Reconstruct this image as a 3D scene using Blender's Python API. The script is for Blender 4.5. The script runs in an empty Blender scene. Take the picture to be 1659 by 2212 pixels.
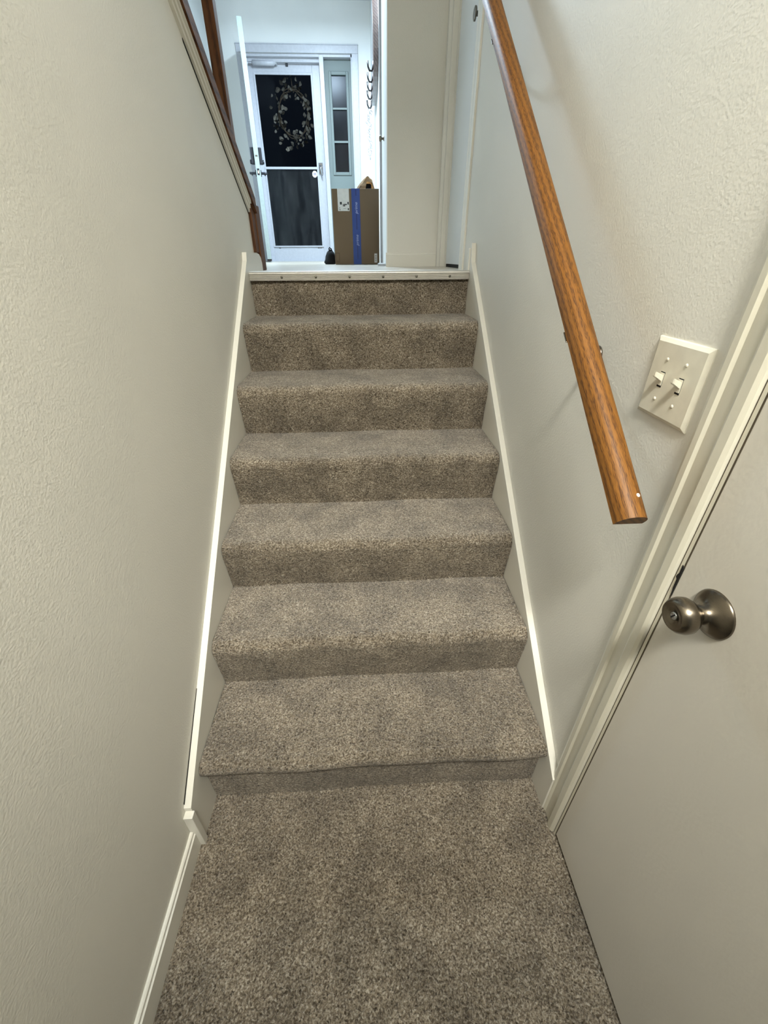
import bpy, bmesh, math, random
from mathutils import Vector, Matrix, Euler

random.seed(7)
scene = bpy.context.scene
COL = scene.collection
PI = math.pi

# ------------------------------------------------------------------ camera
def cam_axes(yaw, pitch, roll):
    cy, sy = math.cos(yaw), math.sin(yaw); cp, sp = math.cos(pitch), math.sin(pitch)
    f = Vector((sy*cp, cy*cp, sp)); r = Vector((cy, -sy, 0)); u = r.cross(f)
    cr, sr = math.cos(roll), math.sin(roll)
    return cr*r + sr*u, -sr*r + cr*u, f

cam_d = bpy.data.cameras.new('camera'); cam = bpy.data.objects.new('camera', cam_d); COL.objects.link(cam)
R_, U_, F_ = cam_axes(0.0487, -0.5535, -0.0055)
m = Matrix((R_, U_, -F_)).transposed().to_4x4(); m.translation = Vector((-0.0038, -0.6055, 1.3179))
cam.matrix_world = m
cam_d.sensor_fit = 'VERTICAL'; cam_d.sensor_height = 24.0; cam_d.sensor_width = 18.0
cam_d.lens = 24.0*894.44/2212.0
cam_d.clip_start = 0.01
scene.camera = cam

# ------------------------------------------------------------------ world, lights, exposure
w = bpy.data.worlds.new('night'); scene.world = w; w.use_nodes = True
w.node_tree.nodes['Background'].inputs[0].default_value = (0.004, 0.006, 0.010, 1)
w.node_tree.nodes['Background'].inputs[1].default_value = 1.0

def lamp(name, loc, energy, color, size, rot=(0, 0, 0), spread=180):
    d = bpy.data.lights.new(name, 'AREA'); d.shape = 'DISK'; d.size = size; d.energy = energy; d.color = color; d.spread = math.radians(spread)
    o = bpy.data.objects.new(name, d); COL.objects.link(o); o.location = loc; o.rotation_euler = rot
    return o
lamp('foyer_ceiling_lamp', (-0.32, 4.35, 3.52), 136.0, (0.66, 0.84, 1.0), 0.34)
lamp('stairwell_ceiling_lamp', (-0.02, -1.70, 3.55), 138.0, (1.0, 0.99, 0.905), 0.55, spread=138)
scene.view_settings.view_transform = 'Standard'
scene.view_settings.look = 'None'
scene.view_settings.gamma = 1.0
scene.view_settings.use_curve_mapping = False
scene.view_settings.exposure = 0.0

# ------------------------------------------------------------------ materials
def srgb(r, g, b):
    def c(v):
        v /= 255.0
        return v/12.92 if v <= 0.04045 else ((v+0.055)/1.055)**2.4
    return (c(r), c(g), c(b), 1.0)

def new_mat(name):
    mt = bpy.data.materials.new(name); mt.use_nodes = True
    nt = mt.node_tree; b = nt.nodes['Principled BSDF']
    return mt, nt, b

def N(nt, t, **kw):
    n = nt.nodes.new(t)
    for k, v in kw.items(): setattr(n, k, v)
    return n

def coords(nt, scale=(1, 1, 1), rot=(0, 0, 0)):
    tc = N(nt, 'ShaderNodeTexCoord'); mp = N(nt, 'ShaderNodeMapping')
    mp.inputs['Scale'].default_value = scale; mp.inputs['Rotation'].default_value = rot
    nt.links.new(tc.outputs['Object'], mp.inputs['Vector'])
    return mp.outputs['Vector']

def noise(nt, vec, scale, detail=2.0, rough=0.5):
    n = N(nt, 'ShaderNodeTexNoise'); n.inputs['Scale'].default_value = scale
    n.inputs['Detail'].default_value = detail; n.inputs['Roughness'].default_value = rough
    nt.links.new(vec, n.inputs['Vector'])
    return n.outputs['Fac']

def ramp(nt, fac, stops):
    r = N(nt, 'ShaderNodeValToRGB'); e = r.color_ramp.elements
    while len(e) < len(stops): e.new(0.5)
    for el, (p, c) in zip(e, stops): el.position = p; el.color = c
    nt.links.new(fac, r.inputs['Fac'])
    return r.outputs['Color']

def mix(nt, a, b, fac=0.5, mode='MIX'):
    n = N(nt, 'ShaderNodeMix', data_type='RGBA', blend_type=mode)
    for s, v in ((n.inputs[0], fac), (n.inputs[6], a), (n.inputs[7], b)):
        if isinstance(v, (int, float)): s.default_value = v
        elif isinstance(v, tuple): s.default_value = v
        else: nt.links.new(v, s)
    return n.outputs[2]

def bump(nt, b, height, strength, dist):
    n = N(nt, 'ShaderNodeBump'); n.inputs['Strength'].default_value = strength; n.inputs['Distance'].default_value = dist
    nt.links.new(height, n.inputs['Height']); nt.links.new(n.outputs['Normal'], b.inputs['Normal'])

def paint(name, col, rough=0.55, peel=0.25, peel_scale=220, vary=0.04):
    mt, nt, b = new_mat(name)
    v = coords(nt)
    lo = tuple(c*(1-vary) for c in col[:3]) + (1,); hi = tuple(min(1, c*(1+vary)) for c in col[:3]) + (1,)
    c = ramp(nt, noise(nt, v, 1.7, 3), [(0.3, lo), (0.7, hi)])
    nt.links.new(c, b.inputs['Base Color'])
    b.inputs['Roughness'].default_value = rough
    if peel: bump(nt, b, noise(nt, v, peel_scale, 2, 0.4), peel, 0.002)
    return mt

def plain(name, col, rough=0.5, metal=0.0, spec=0.5, fine=None):
    mt, nt, b = new_mat(name)
    v = coords(nt)
    lo = tuple(c*0.93 for c in col[:3]) + (1,)
    nt.links.new(ramp(nt, noise(nt, v, fine or 40, 2), [(0.35, lo), (0.65, col)]), b.inputs['Base Color'])
    b.inputs['Roughness'].default_value = rough; b.inputs['Metallic'].default_value = metal
    b.inputs['Specular IOR Level'].default_value = spec
    return mt

def carpet_mat():
    mt, nt, b = new_mat('carpet_pile')
    v = coords(nt)
    wv = N(nt, 'ShaderNodeTexNoise'); wv.inputs['Scale'].default_value = 90; nt.links.new(v, wv.inputs['Vector'])
    add = N(nt, 'ShaderNodeVectorMath', operation='MULTIPLY_ADD')
    nt.links.new(wv.outputs['Color'], add.inputs[0]); add.inputs[1].default_value = (0.009, 0.009, 0.009); nt.links.new(v, add.inputs[2])
    n1 = noise(nt, add.outputs[0], 245, 2.5, 0.62)
    vo = N(nt, 'ShaderNodeTexVoronoi'); vo.inputs['Scale'].default_value = 290; nt.links.new(add.outputs[0], vo.inputs['Vector'])
    sep = N(nt, 'ShaderNodeSeparateColor'); nt.links.new(vo.outputs['Color'], sep.inputs[0])
    mm = N(nt, 'ShaderNodeMath', operation='MULTIPLY_ADD'); nt.links.new(sep.outputs[0], mm.inputs[0]); mm.inputs[1].default_value = 0.26
    nt.links.new(n1, mm.inputs[2])
    c = ramp(nt, mm.outputs[0], [(0.36, srgb(60, 51, 38)), (0.56, srgb(119, 107, 90)), (0.72, srgb(158, 146, 127)), (0.90, srgb(198, 189, 173))])
    big = ramp(nt, noise(nt, v, 8.5, 4, 0.6), [(0.36, (0.66, 0.65, 0.64, 1)), (0.62, (1.08, 1.07, 1.06, 1))])
    c = mix(nt, c, big, 1.0, 'MULTIPLY')
    nt.links.new(c, b.inputs['Base Color'])
    b.inputs['Roughness'].default_value = 1.0; b.inputs['Specular IOR Level'].default_value = 0.1
    b.inputs['Sheen Weight'].default_value = 0.25; b.inputs['Sheen Roughness'].default_value = 0.4
    bump(nt, b, mm.outputs[0], 1.0, 0.009)
    return mt

def wood(name, dark, mid, light, axis=1, rough=0.35, rings=28, bumpy=0.15, coat=0.2, grain=3.0, spec=0.5):
    mt, nt, b = new_mat(name)
    sc = [1, 1, 1]; sc[axis] = 0.045
    v = coords(nt, tuple(sc))
    warp = noise(nt, v, 9, 3, 0.6)
    wv = N(nt, 'ShaderNodeTexWave', wave_type='BANDS', bands_direction='DIAGONAL', wave_profile='SIN')
    wv.inputs['Scale'].default_value = rings; wv.inputs['Distortion'].default_value = grain
    wv.inputs['Detail'].default_value = 1.0; wv.inputs['Detail Scale'].default_value = 30.0; wv.inputs['Detail Roughness'].default_value = 0.4
    nt.links.new(v, wv.inputs['Vector'])
    sc2 = [1, 1, 1]; sc2[axis] = 0.022
    pores = noise(nt, coords(nt, tuple(sc2)), 520, 2, 0.6)
    c = ramp(nt, wv.outputs['Fac'], [(0.0, dark), (0.30, mid), (0.80, light), (1.0, light)])
    p = ramp(nt, pores, [(0.36, (0.45, 0.38, 0.30, 1)), (0.50, (1, 1, 1, 1))])
    c = mix(nt, c, p, 0.30, 'MULTIPLY')
    g = ramp(nt, warp, [(0.3, (0.86, 0.84, 0.8, 1)), (0.7, (1.08, 1.06, 1.0, 1))])
    c = mix(nt, c, g, 1.0, 'MULTIPLY')
    nt.links.new(c, b.inputs['Base Color'])
    b.inputs['Specular IOR Level'].default_value = spec
    b.inputs['Roughness'].default_value = rough; b.inputs['Coat Weight'].default_value = coat; b.inputs['Coat Roughness'].default_value = 0.25
    bump(nt, b, pores, bumpy, 0.001)
    return mt

def brushed(name, col, rough=0.3):
    mt, nt, b = new_mat(name)
    v = coords(nt, (40, 40, 400))
    nt.links.new(ramp(nt, noise(nt, v, 6, 2), [(0.3, tuple(c*0.8 for c in col[:3])+(1,)), (0.7, col)]), b.inputs['Base Color'])
    b.inputs['Metallic'].default_value = 1.0; b.inputs['Roughness'].default_value = rough
    return mt

def glass_mat(name, tint=(1, 1, 1, 1), refl_rough=0.02, haze=0.0, haze_col=(0.5, 0.5, 0.5, 1), ior=1.5):
    mt = bpy.data.materials.new(name); mt.use_nodes = True; nt = mt.node_tree; nt.nodes.clear()
    out = N(nt, 'ShaderNodeOutputMaterial'); tr = N(nt, 'ShaderNodeBsdfTransparent'); gl = N(nt, 'ShaderNodeBsdfGlossy')
    fr = N(nt, 'ShaderNodeFresnel'); fr.inputs['IOR'].default_value = ior
    tr.inputs[0].default_value = tint; gl.inputs['Roughness'].default_value = refl_rough
    mx = N(nt, 'ShaderNodeMixShader')
    nt.links.new(fr.outputs[0], mx.inputs[0]); nt.links.new(tr.outputs[0], mx.inputs[1]); nt.links.new(gl.outputs[0], mx.inputs[2])
    last = mx.outputs[0]
    if haze:
        df = N(nt, 'ShaderNodeBsdfDiffuse'); df.inputs[0].default_value = haze_col
        v = coords(nt, (9, 9, 1.6)); n = noise(nt, v, 1.6, 4, 0.6)
        r = N(nt, 'ShaderNodeMapRange'); r.inputs[1].default_value = 0.35; r.inputs[2].default_value = 0.8
        r.inputs[3].default_value = haze*0.25; r.inputs[4].default_value = haze*1.8; nt.links.new(n, r.inputs[0])
        m2 = N(nt, 'ShaderNodeMixShader'); nt.links.new(r.outputs[0], m2.inputs[0]); nt.links.new(last, m2.inputs[1]); nt.links.new(df.outputs[0], m2.inputs[2])
        last = m2.outputs[0]
    nt.links.new(last, out.inputs[0])
    return mt

M = {}
M['wall'] = paint('wall_paint_cream', srgb(222, 219, 209), 0.6, 0.28, 230)
M['foyer'] = paint('foyer_paint_white', srgb(226, 228, 226), 0.6, 0.04, 170)
M['ceil'] = paint('ceiling_paint', srgb(205, 205, 208), 0.8, 0.3, 120)
M['trim'] = paint('trim_paint_satin', srgb(224, 221, 210), 0.36, 0.12, 60, 0.02)
M['casing'] = paint('casing_paint', srgb(214, 209, 192), 0.4, 0.15, 60, 0.03)
M['door'] = paint('door_paint', srgb(214, 209, 198), 0.42, 0.14, 140, 0.03)
M['white'] = plain('white_enamel', srgb(188, 190, 197), 0.35)
M['sage'] = paint('sage_grey_paint', srgb(110, 121, 118), 0.5, 0.08, 120, 0.03)
M['leaf_edge'] = plain('door_edge_paint', srgb(152, 163, 160), 0.5)
M['carpet'] = carpet_mat()
M['oak'] = wood('oak_rail', srgb(76, 46, 18), srgb(120, 78, 29), srgb(135, 90, 35), axis=1, rings=46, grain=5.0, spec=0.35, rough=0.5, coat=0.0)
M['brown'] = wood('brown_stained_wood', srgb(62, 38, 20), srgb(96, 60, 34), srgb(108, 70, 42), axis=2, rings=20, rough=0.6, coat=0.0, spec=0.2)
M['brownY'] = wood('brown_stained_wood_long', srgb(62, 38, 20), srgb(94, 58, 32), srgb(106, 68, 40), axis=1, rings=20, rough=0.6, coat=0.0, spec=0.2)
M['rack'] = wood('dark_rack_wood', srgb(40, 28, 24), srgb(66, 48, 42), srgb(80, 60, 54), axis=1, rough=0.3)
M['vinyl'] = wood('landing_vinyl_plank', srgb(150, 142, 130), srgb(186, 180, 168), srgb(200, 194, 184), axis=0, rings=9, rough=0.35, bumpy=0.03)
M['alu'] = plain('ribbed_aluminium', srgb(206, 202, 194), 0.4, 0.7)
M['screw'] = plain('screw_steel', srgb(120, 116, 108), 0.35, 1.0)
M['nickel'] = brushed('aged_nickel', srgb(128, 119, 106), 0.27)
M['chrome'] = plain('chrome', srgb(200, 204, 208), 0.18, 1.0)
M['iron'] = plain('dark_iron', srgb(46, 42, 42), 0.45, 0.6)
M['black'] = plain('black_hardware', srgb(28, 30, 38), 0.4)
M['seam'] = plain('brown_seam', srgb(84, 74, 58), 0.9)
M['dark'] = plain('dark_gap', srgb(18, 15, 12), 0.9)
M['switch'] = plain('almond_plastic', srgb(222, 217, 200), 0.25)
M['card'] = paint('corrugated_cardboard', srgb(118, 99, 76), 0.85, 0.1, 300, 0.05)
M['cardprint'] = plain('cardboard_ink', srgb(74, 52, 34), 0.8)
M['tape'] = plain('blue_packing_tape', srgb(36, 68, 140), 0.5)
M['navy'] = plain('navy_tape_print', srgb(20, 38, 104), 0.4)
M['lilac'] = plain('white_tape_print', srgb(176, 186, 224), 0.5)
M['paper'] = plain('white_label_paper', srgb(226, 226, 222), 0.6)
M['ink'] = plain('black_label_ink', srgb(40, 40, 42), 0.6)
M['kraft'] = paint('kraft_paper', srgb(196, 166, 128), 0.8, 0.3, 60, 0.06)
M['cloth'] = paint('black_fabric', srgb(14, 15, 18), 0.9, 0.3, 300, 0.05)
M['petal'] = paint('dry_wreath_leaf', srgb(150, 138, 120), 0.8, 0.2, 120, 0.08)
M['twig'] = paint('wreath_twig', srgb(88, 72, 54), 0.9, 0.3, 120, 0.08)
M['spot'] = plain('white_paint_drop', srgb(240, 238, 232), 0.4)
M['glass'] = glass_mat('storm_glass', (0.80, 0.82, 0.84, 1), 0.0, ior=1.11)
M['hazeglass'] = glass_mat('painted_reflection_glass', (0.85, 0.88, 0.9, 1), 0.14, 0.022, (0.55, 0.56, 0.56, 1), ior=1.25)  # grey streaks mixed into the pane stand in for dim reflections
M['sideglass'] = glass_mat('sidelight_glass', (0.8, 0.85, 0.9, 1), 0.22, 0.012, ior=1.18)
M['soil'] = plain('porch_slab', srgb(60, 58, 56), 0.9)
M['chain'] = plain('silver_chain', srgb(208, 210, 214), 0.25, 1.0)

# ------------------------------------------------------------------ mesh helpers
def bm_new(): return bmesh.new()

def box(bm, x0, x1, y0, y1, z0, z1, bev=0.0, seg=2, mat=None):
    vs = [bm.verts.new((x, y, z)) for z in (z0, z1) for y in (y0, y1) for x in (x0, x1)]
    fs = [(0, 2, 3, 1), (4, 5, 7, 6), (0, 1, 5, 4), (2, 6, 7, 3), (0, 4, 6, 2), (1, 3, 7, 5)]
    faces = [bm.faces.new([vs[i] for i in f]) for f in fs]
    if bev > 0:
        es = list({e for f in faces for e in f.edges})
        res = bmesh.ops.bevel(bm, geom=es, offset=bev, segments=seg, affect='EDGES', profile=0.5)
    return vs

def prism(bm, pts, axis, a, b, bev=0.0):
    """polygon pts (2-D) swept along axis 'x','y' or 'z' from a to b"""
    def P(p, t):
        return {'x': (t, p[0], p[1]), 'y': (p[0], t, p[1]), 'z': (p[0], p[1], t)}[axis]
    A = [bm.verts.new(P(p, a)) for p in pts]; B = [bm.verts.new(P(p, b)) for p in pts]
    n = len(pts); fs = [bm.faces.new(A[::-1]), bm.faces.new(B)]
    for i in range(n):
        fs.append(bm.faces.new((A[i], A[(i+1) % n], B[(i+1) % n], B[i])))
    if bev:
        bmesh.ops.bevel(bm, geom=list({e for f in fs for e in f.edges}), offset=bev, segments=2, affect='EDGES', profile=0.5)
    return A + B

def frame_of(d):
    d = Vector(d).normalized()
    u = d.orthogonal().normalized(); return d, u, d.cross(u)

def lathe(bm, o, axis, prof, seg=32):
    """prof: list of (distance along axis, radius)"""
    d, u, v = frame_of(axis); o = Vector(o); rings = []
    for t, r in prof:
        if r < 1e-6: rings.append([bm.verts.new(o + d*t)])
        else: rings.append([bm.verts.new(o + d*t + (u*math.cos(2*PI*k/seg) + v*math.sin(2*PI*k/seg))*r) for k in range(seg)])
    for A, B in zip(rings, rings[1:]):
        for k in range(seg):
            k2 = (k+1) % seg
            if len(A) == 1 and len(B) == 1: continue
            if len(A) == 1: bm.faces.new((A[0], B[k], B[k2]))
            elif len(B) == 1: bm.faces.new((A[k], B[0], A[k2]))
            else: bm.faces.new((A[k], B[k], B[k2], A[k2]))
    if len(rings[0]) > 1: bm.faces.new(rings[0])
    if len(rings[-1]) > 1: bm.faces.new(rings[-1][::-1])

def tube(bm, pts, r, seg=8, closed=False):
    pts = [Vector(p) for p in pts]; rings = []; n = len(pts); up = None
    for i, p in enumerate(pts):
        a = pts[(i-1) % n] if (closed or i > 0) else p
        b = pts[(i+1) % n] if (closed or i < n-1) else p
        d = (b-a).normalized()
        if up is None: up = d.orthogonal().normalized()
        u = (up - d*up.dot(d)).normalized(); up = u; v = d.cross(u)
        rr = r[i] if isinstance(r, (list, tuple)) else r
        rings.append([bm.verts.new(p + (u*math.cos(2*PI*k/seg) + v*math.sin(2*PI*k/seg))*rr) for k in range(seg)])
    pairs = list(zip(rings, rings[1:])) + ([(rings[-1], rings[0])] if closed else [])
    for A, B in pairs:
        for k in range(seg):
            k2 = (k+1) % seg; bm.faces.new((A[k], A[k2], B[k2], B[k]))
    if not closed:
        bm.faces.new(rings[0][::-1]); bm.faces.new(rings[-1])

WL = {}
def mesh_of(name, bm, mat, smooth=False):
    bmesh.ops.recalc_face_normals(bm, faces=bm.faces)
    me = bpy.data.meshes.new(name); bm.to_mesh(me); bm.free()
    if smooth:
        for p in me.polygons: p.use_smooth = True
        if smooth == 'auto':
            try: me.set_sharp_from_angle(angle=math.radians(35))
            except Exception: pass
    me.materials.append(mat)
    return me

def obj(name, bm, mat, parent=None, smooth=False, label=None):
    me = mesh_of(name, bm, mat, smooth)
    o = bpy.data.objects.new(name, me); COL.objects.link(o)
    L = Vector((0, 0, 0))
    if parent is not None:
        o.parent = parent; o.location = -WL[parent.name]
    WL[o.name] = L
    if label: o['label'] = label
    return o

def thing(name, label, cat, loc=(0, 0, 0), group=None, kind=None):
    o = bpy.data.objects.new(name, None); COL.objects.link(o); o.location = loc; o.empty_display_size = 0.05
    WL[o.name] = Vector(loc)
    o['label'] = label; o['category'] = cat
    if group: o['group'] = group
    if kind: o['kind'] = kind
    return o

def struct(o, label, cat):
    o['kind'] = 'structure'; o['label'] = label; o['category'] = cat
    return o

def text_bm(body, size, extr=0.0004):
    cu = bpy.data.curves.new('t', 'FONT'); cu.body = body; cu.size = size; cu.extrude = extr; cu.align_x = 'CENTER'; cu.align_y = 'CENTER'
    cu.resolution_u = 3; cu.shear = 0.25
    to = bpy.data.objects.new('t', cu); COL.objects.link(to)
    bpy.context.view_layer.update()
    me = bpy.data.meshes.new_from_object(to.evaluated_get(bpy.context.evaluated_depsgraph_get()))
    bm = bmesh.new(); bm.from_mesh(me)
    bpy.data.objects.remove(to); bpy.data.curves.remove(cu); bpy.data.meshes.remove(me)
    return bm

# ------------------------------------------------------------------ dimensions
XS = 0.460           # carpet edge / inner face of skirt boards
XW = 0.478           # wall faces
T, H, H1 = 0.234, 0.1805, 0.196
ZL = 1.262           # landing
ZC = 3.665           # ceiling
YN = 1.405           # last riser
YD = 6.10            # front wall face

# ------------------------------------------------------------------ shell
b = bm_new(); 
NX, NY = 40, 90
x0, x1, y0, y1 = -0.476, 0.476, -2.6, 0.012
for j in range(NY+1):
    for i in range(NX+1):
        x = x0+(x1-x0)*i/NX; y = y0+(y1-y0)*j/NY
        z = 0.0022*math.sin(9*x+3*y)*math.sin(7*y+1.3) + random.uniform(-.0006, .0006)
        b.verts.new((x, y, z))
b.verts.ensure_lookup_table()
for j in range(NY):
    for i in range(NX):
        k = j*(NX+1)+i; b.faces.new((b.verts[k], b.verts[k+1], b.verts[k+NX+2], b.verts[k+NX+1]))
box(b, -0.62, 0.62, -2.7, 0.02, -0.12, -0.012)
struct(obj('floor', b, M['carpet'], smooth=True), 'taupe carpeted floor at the foot of the stairs', 'floor')

b = bm_new(); box(b, -1.62, 0.62, YN+0.004, 6.3, ZL-0.12, ZL)
struct(obj('floor_landing', b, M['vinyl']), 'pale wood-look floor of the upper landing and entry hall', 'floor')
b = bm_new(); box(b, -1.8, 0.8, -2.8, 6.3, ZC, ZC+0.1)
struct(obj('ceiling', b, M['ceil']), 'pale ceiling above the entry hall', 'ceiling')

# left wall with the sloped top of the upper flight
capz = lambda y: 1.481 + 0.667*(1.70-y)
ytop = 1.70-(ZC-1.481)/0.667
b = bm_new(); prism(b, [(-2.7, -0.1), (1.70, -0.1), (1.70, capz(1.70)), (ytop, ZC), (-2.7, ZC)], 'x', -XW-0.115, -XW)
struct(obj('wall_left', b, M['wall']), 'cream painted wall with a sloping top beside the stairs', 'wall')
# unseen slab added behind the viewer to keep the lower floor dark
b = bm_new(); box(b, -XW, XW, -2.65, -1.28, 2.42, 2.60)
struct(obj('shade_slab', b, M['ceil']), 'added unseen slab behind the viewer shading the lower floor', 'ceiling')
# right wall
b = bm_new()
box(b, XW, XW+0.12, -0.10, 1.60, -0.1, ZC); box(b, XW, XW+0.12, -1.0, -0.10, 2.06, ZC); box(b, XW, XW+0.12, -2.7, -1.0, -0.1, ZC)
box(b, XW, XW+0.12, 1.60, 2.30, ZL+2.05, ZC); box(b, XW, XW+0.12, 2.28, 2.36, ZL-0.1, ZC)
struct(obj('wall_right', b, M['wall']), 'cream textured wall behind the oak handrail', 'wall')
# wall facing the stairs at the top right
b = bm_new(); box(b, 0.168, XW, 2.35, 2.45, ZL-0.1, ZC)
struct(obj('wall_return', b, M['wall']), 'narrow greige wall facing the stairs beside the landing door', 'wall')
# closet side wall, slightly out of square
sx = lambda y: 0.170 + 0.0135*(y-2.35)
b = bm_new()
def sidebox(ya, yb, za, zb, off0, off1):
    prism(b, [(sx(ya)+off0, ya), (sx(yb)+off0, yb), (sx(yb)+off1, yb), (sx(ya)+off1, ya)], 'z', za, zb)
sidebox(2.45, 6.2, ZL-0.1, ZC, 0.012, 0.1)
struct(obj('wall_side', b, M['foyer']), 'white side wall of the entry hall behind the box', 'wall')
# front wall with the entrance opening
OX0, OX1, OZ = -1.225, -0.012, 3.255
b = bm_new(); box(b, -1.70, OX0, YD, YD+0.16, ZL-0.1, ZC); box(b, OX1, 0.40, YD, YD+0.16, ZL-0.1, ZC); box(b, OX0, OX1, YD, YD+0.16, OZ, ZC)
struct(obj('wall_front', b, M['foyer']), 'bright white wall around the entrance door', 'wall')
b = bm_new(); box(b, -1.72, -1.60, -2.7, 6.2, ZL-0.1, ZC)
struct(obj('wall_far', b, M['foyer']), 'pale wall far beyond the sloping wooden cap', 'wall')
b = bm_new(); box(b, -1.72, 0.60, -2.75, -2.65, -0.1, ZC)
struct(obj('wall_back', b, M['wall']), 'cream wall behind the viewer closing the stairwell', 'wall')
b = bm_new(); box(b, 0.40, 0.6, 2.45, 6.3, ZL-0.1, ZC)
struct(obj('wall_outer', b, M['foyer']), 'plain wall closing the closet behind the side wall', 'wall')
b = bm_new(); box(b, -2.2, 0.9, YD+0.17, 9.0, ZL-0.2, ZL-0.08)
struct(obj('floor_porch', b, M['soil']), 'dark porch slab outside the glass door', 'floor')

# baseboards
def base_profile(h, t):
    return [(0, 0), (t, 0), (t, h*0.84), (t*0.72, h*0.87), (t*0.66, h*0.97), (t*0.40, h), (0, h)]
b = bm_new(); prism(b, [(-XW+p[0], p[1]) for p in base_profile(0.074, 0.011)], 'y', -2.65, -0.112)
struct(obj('baseboard_left', b, M['trim']), 'cream stepped baseboard along the lower wall', 'baseboard')
b = bm_new(); prism(b, [(2.35-p[0], ZL+p[1]) for p in base_profile(0.074, 0.013)], 'x', 0.160, 0.470)
struct(obj('baseboard_landing', b, M['trim']), 'short pale baseboard on the narrow wall facing the stairs', 'baseboard')

# ------------------------------------------------------------------ staircase
stair = thing('staircase', 'carpeted staircase of seven risers climbing to the entry landing', 'staircase', (0, 0, 0))
def step_profile(i):
    """side outline of one carpeted step: riser leaning out to a soft rounded nosing, then the tread"""
    y0 = (i-1)*T; z0 = 0.0 if i == 1 else H1+(i-2)*H; z1 = H1+(i-1)*H
    ov = 0.026 if i == 1 else 0.018
    r = 0.024 if i == 1 else 0.030
    P = [(y0+0.05, z0-0.012), (y0+0.003, z0-0.012)]
    zc = z1-r; cyy = y0-ov+r
    if i == 1:                                   # carpet tucked under the bottom nosing
        zu = zc-r-0.002
        for k in range(10): P.append((y0+0.003-0.004*k/9, z0+(zu-z0)*k/9))
        a0 = -88
    else:                                        # carpet stretched straight from the riser foot to the nosing
        a0 = -12
        ex, ez = cyy-r*math.cos(math.radians(a0)), zc+r*math.sin(math.radians(a0))
        for k in range(13):
            t = k/13; P.append((y0+0.002+(ex-y0-0.002)*(0.55*t+0.45*t*t*(3-2*t)), z0+(ez-z0)*t))
    for k in range(14):
        ang = math.radians(a0+(90-a0)*k/13)
        P.append((cyy-r*math.cos(ang), zc+r*math.sin(ang)))
    m = 10; ye = i*T+0.012
    for k in range(1, m+1): P.append((cyy+(ye-cyy)*k/m, z1))
    P += [(ye, z1-0.06), (y0+0.05, z1-0.08)]
    return P
def sweep_carpet(prof, xa, xb, nx, jit, seed):
    rnd = random.Random(seed); b = bm_new(); n = len(prof); cols = []
    for i in range(nx+1):
        x = xa+(xb-xa)*i/nx; col = []
        for j, (y, z) in enumerate(prof):
            wob = 0.0016*math.sin(11*x+3.1*y+seed)+0.0012*math.sin(23*x+seed*2.1+5*z)
            e = 1.0
            if i in (0, nx): e = 0.0
            col.append(b.verts.new((x + (rnd.uniform(-.0012, .0012) if e == 0 else 0), y+wob+rnd.uniform(-jit, jit), z+0.6*wob+rnd.uniform(-jit, jit))))
        cols.append(col)
    for A, B in zip(cols, cols[1:]):
        for j in range(n):
            b.faces.new((A[j], A[(j+1) % n], B[(j+1) % n], B[j]))
    b.faces.new(cols[0][::-1]); b.faces.new(cols[-1])
    return b
for i in range(1, 7):
    obj('step', sweep_carpet(step_profile(i), -XS+0.001, XS-0.001, 70, 0.0005, i), M['carpet'], stair, 'auto')
y7 = 6*T; z6 = H1+5*H
obj('top_riser', sweep_carpet([(y7+0.03, z6-0.012), (y7+0.002, z6-0.012)]+[(y7+0.002-0.004*k/8, z6+(1.236-z6)*k/8) for k in range(9)]+[(y7+0.03, 1.236)], -XS+0.001, XS-0.001, 60, 0.0004, 9), M['carpet'], stair, 'auto')

# skirt boards
b = bm_new()
lz = lambda y: 0.468+0.77*(y-0.303)
pts = [(-0.096, -0.01), (1.66, -0.01), (1.66, ZL+0.0), (1.698, ZL), (1.698, ZL+0.030), (1.685, ZL+0.052), (1.655, ZL+0.066), (1.62, ZL+0.070), (1.405, ZL+0.072), (1.39, lz(1.39)+0.0), (-0.096, lz(-0.096))]
prism(b, pts, 'x', -XW+0.0003, -XS)
sk = obj('skirt_board', b, M['trim'], stair, label='cream skirt board along the wall without a handrail')
b = bm_new(); box(b, -XW+0.0003, -XS+0.005, -0.113, -0.095, 0.0, 0.146, 0.0012)
obj('end_block', b, M['trim'], sk)
b = bm_new(); prism(b, [(-0.090, lz(-0.090)+0.0005), (0.12, lz(0.12)+0.0005), (0.12, lz(0.12)+0.0012), (-0.090, lz(-0.090)+0.0045)], 'x', -XW+0.0003, -XW+0.0018)
obj('open_joint', b, M['dark'], sk, label='dark open joint between skirt board and wall')
b = bm_new(); rz = lambda y: 0.435+0.79*(y-0.285)
prism(b, [(-0.076, -0.01), (1.408, -0.01), (1.408, 1.362), (1.392, 1.362), (1.375, rz(1.375)), (-0.076, rz(-0.076))], 'x', XS, XW-0.0003)
sk2 = obj('skirt_board', b, M['trim'], stair, label='cream skirt board below the oak handrail')
b = bm_new(); box(b, XS-0.006, XW-0.0003, 1.402, 1.425, 1.262, 1.345, 0.003); 
prism(b, [(1.425, ZL), (1.46, ZL), (1.46, 1.315), (1.425, 1.333)], 'x', XS+0.0, XW-0.0003)
obj('end_block', b, M['trim'], sk2)
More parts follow.
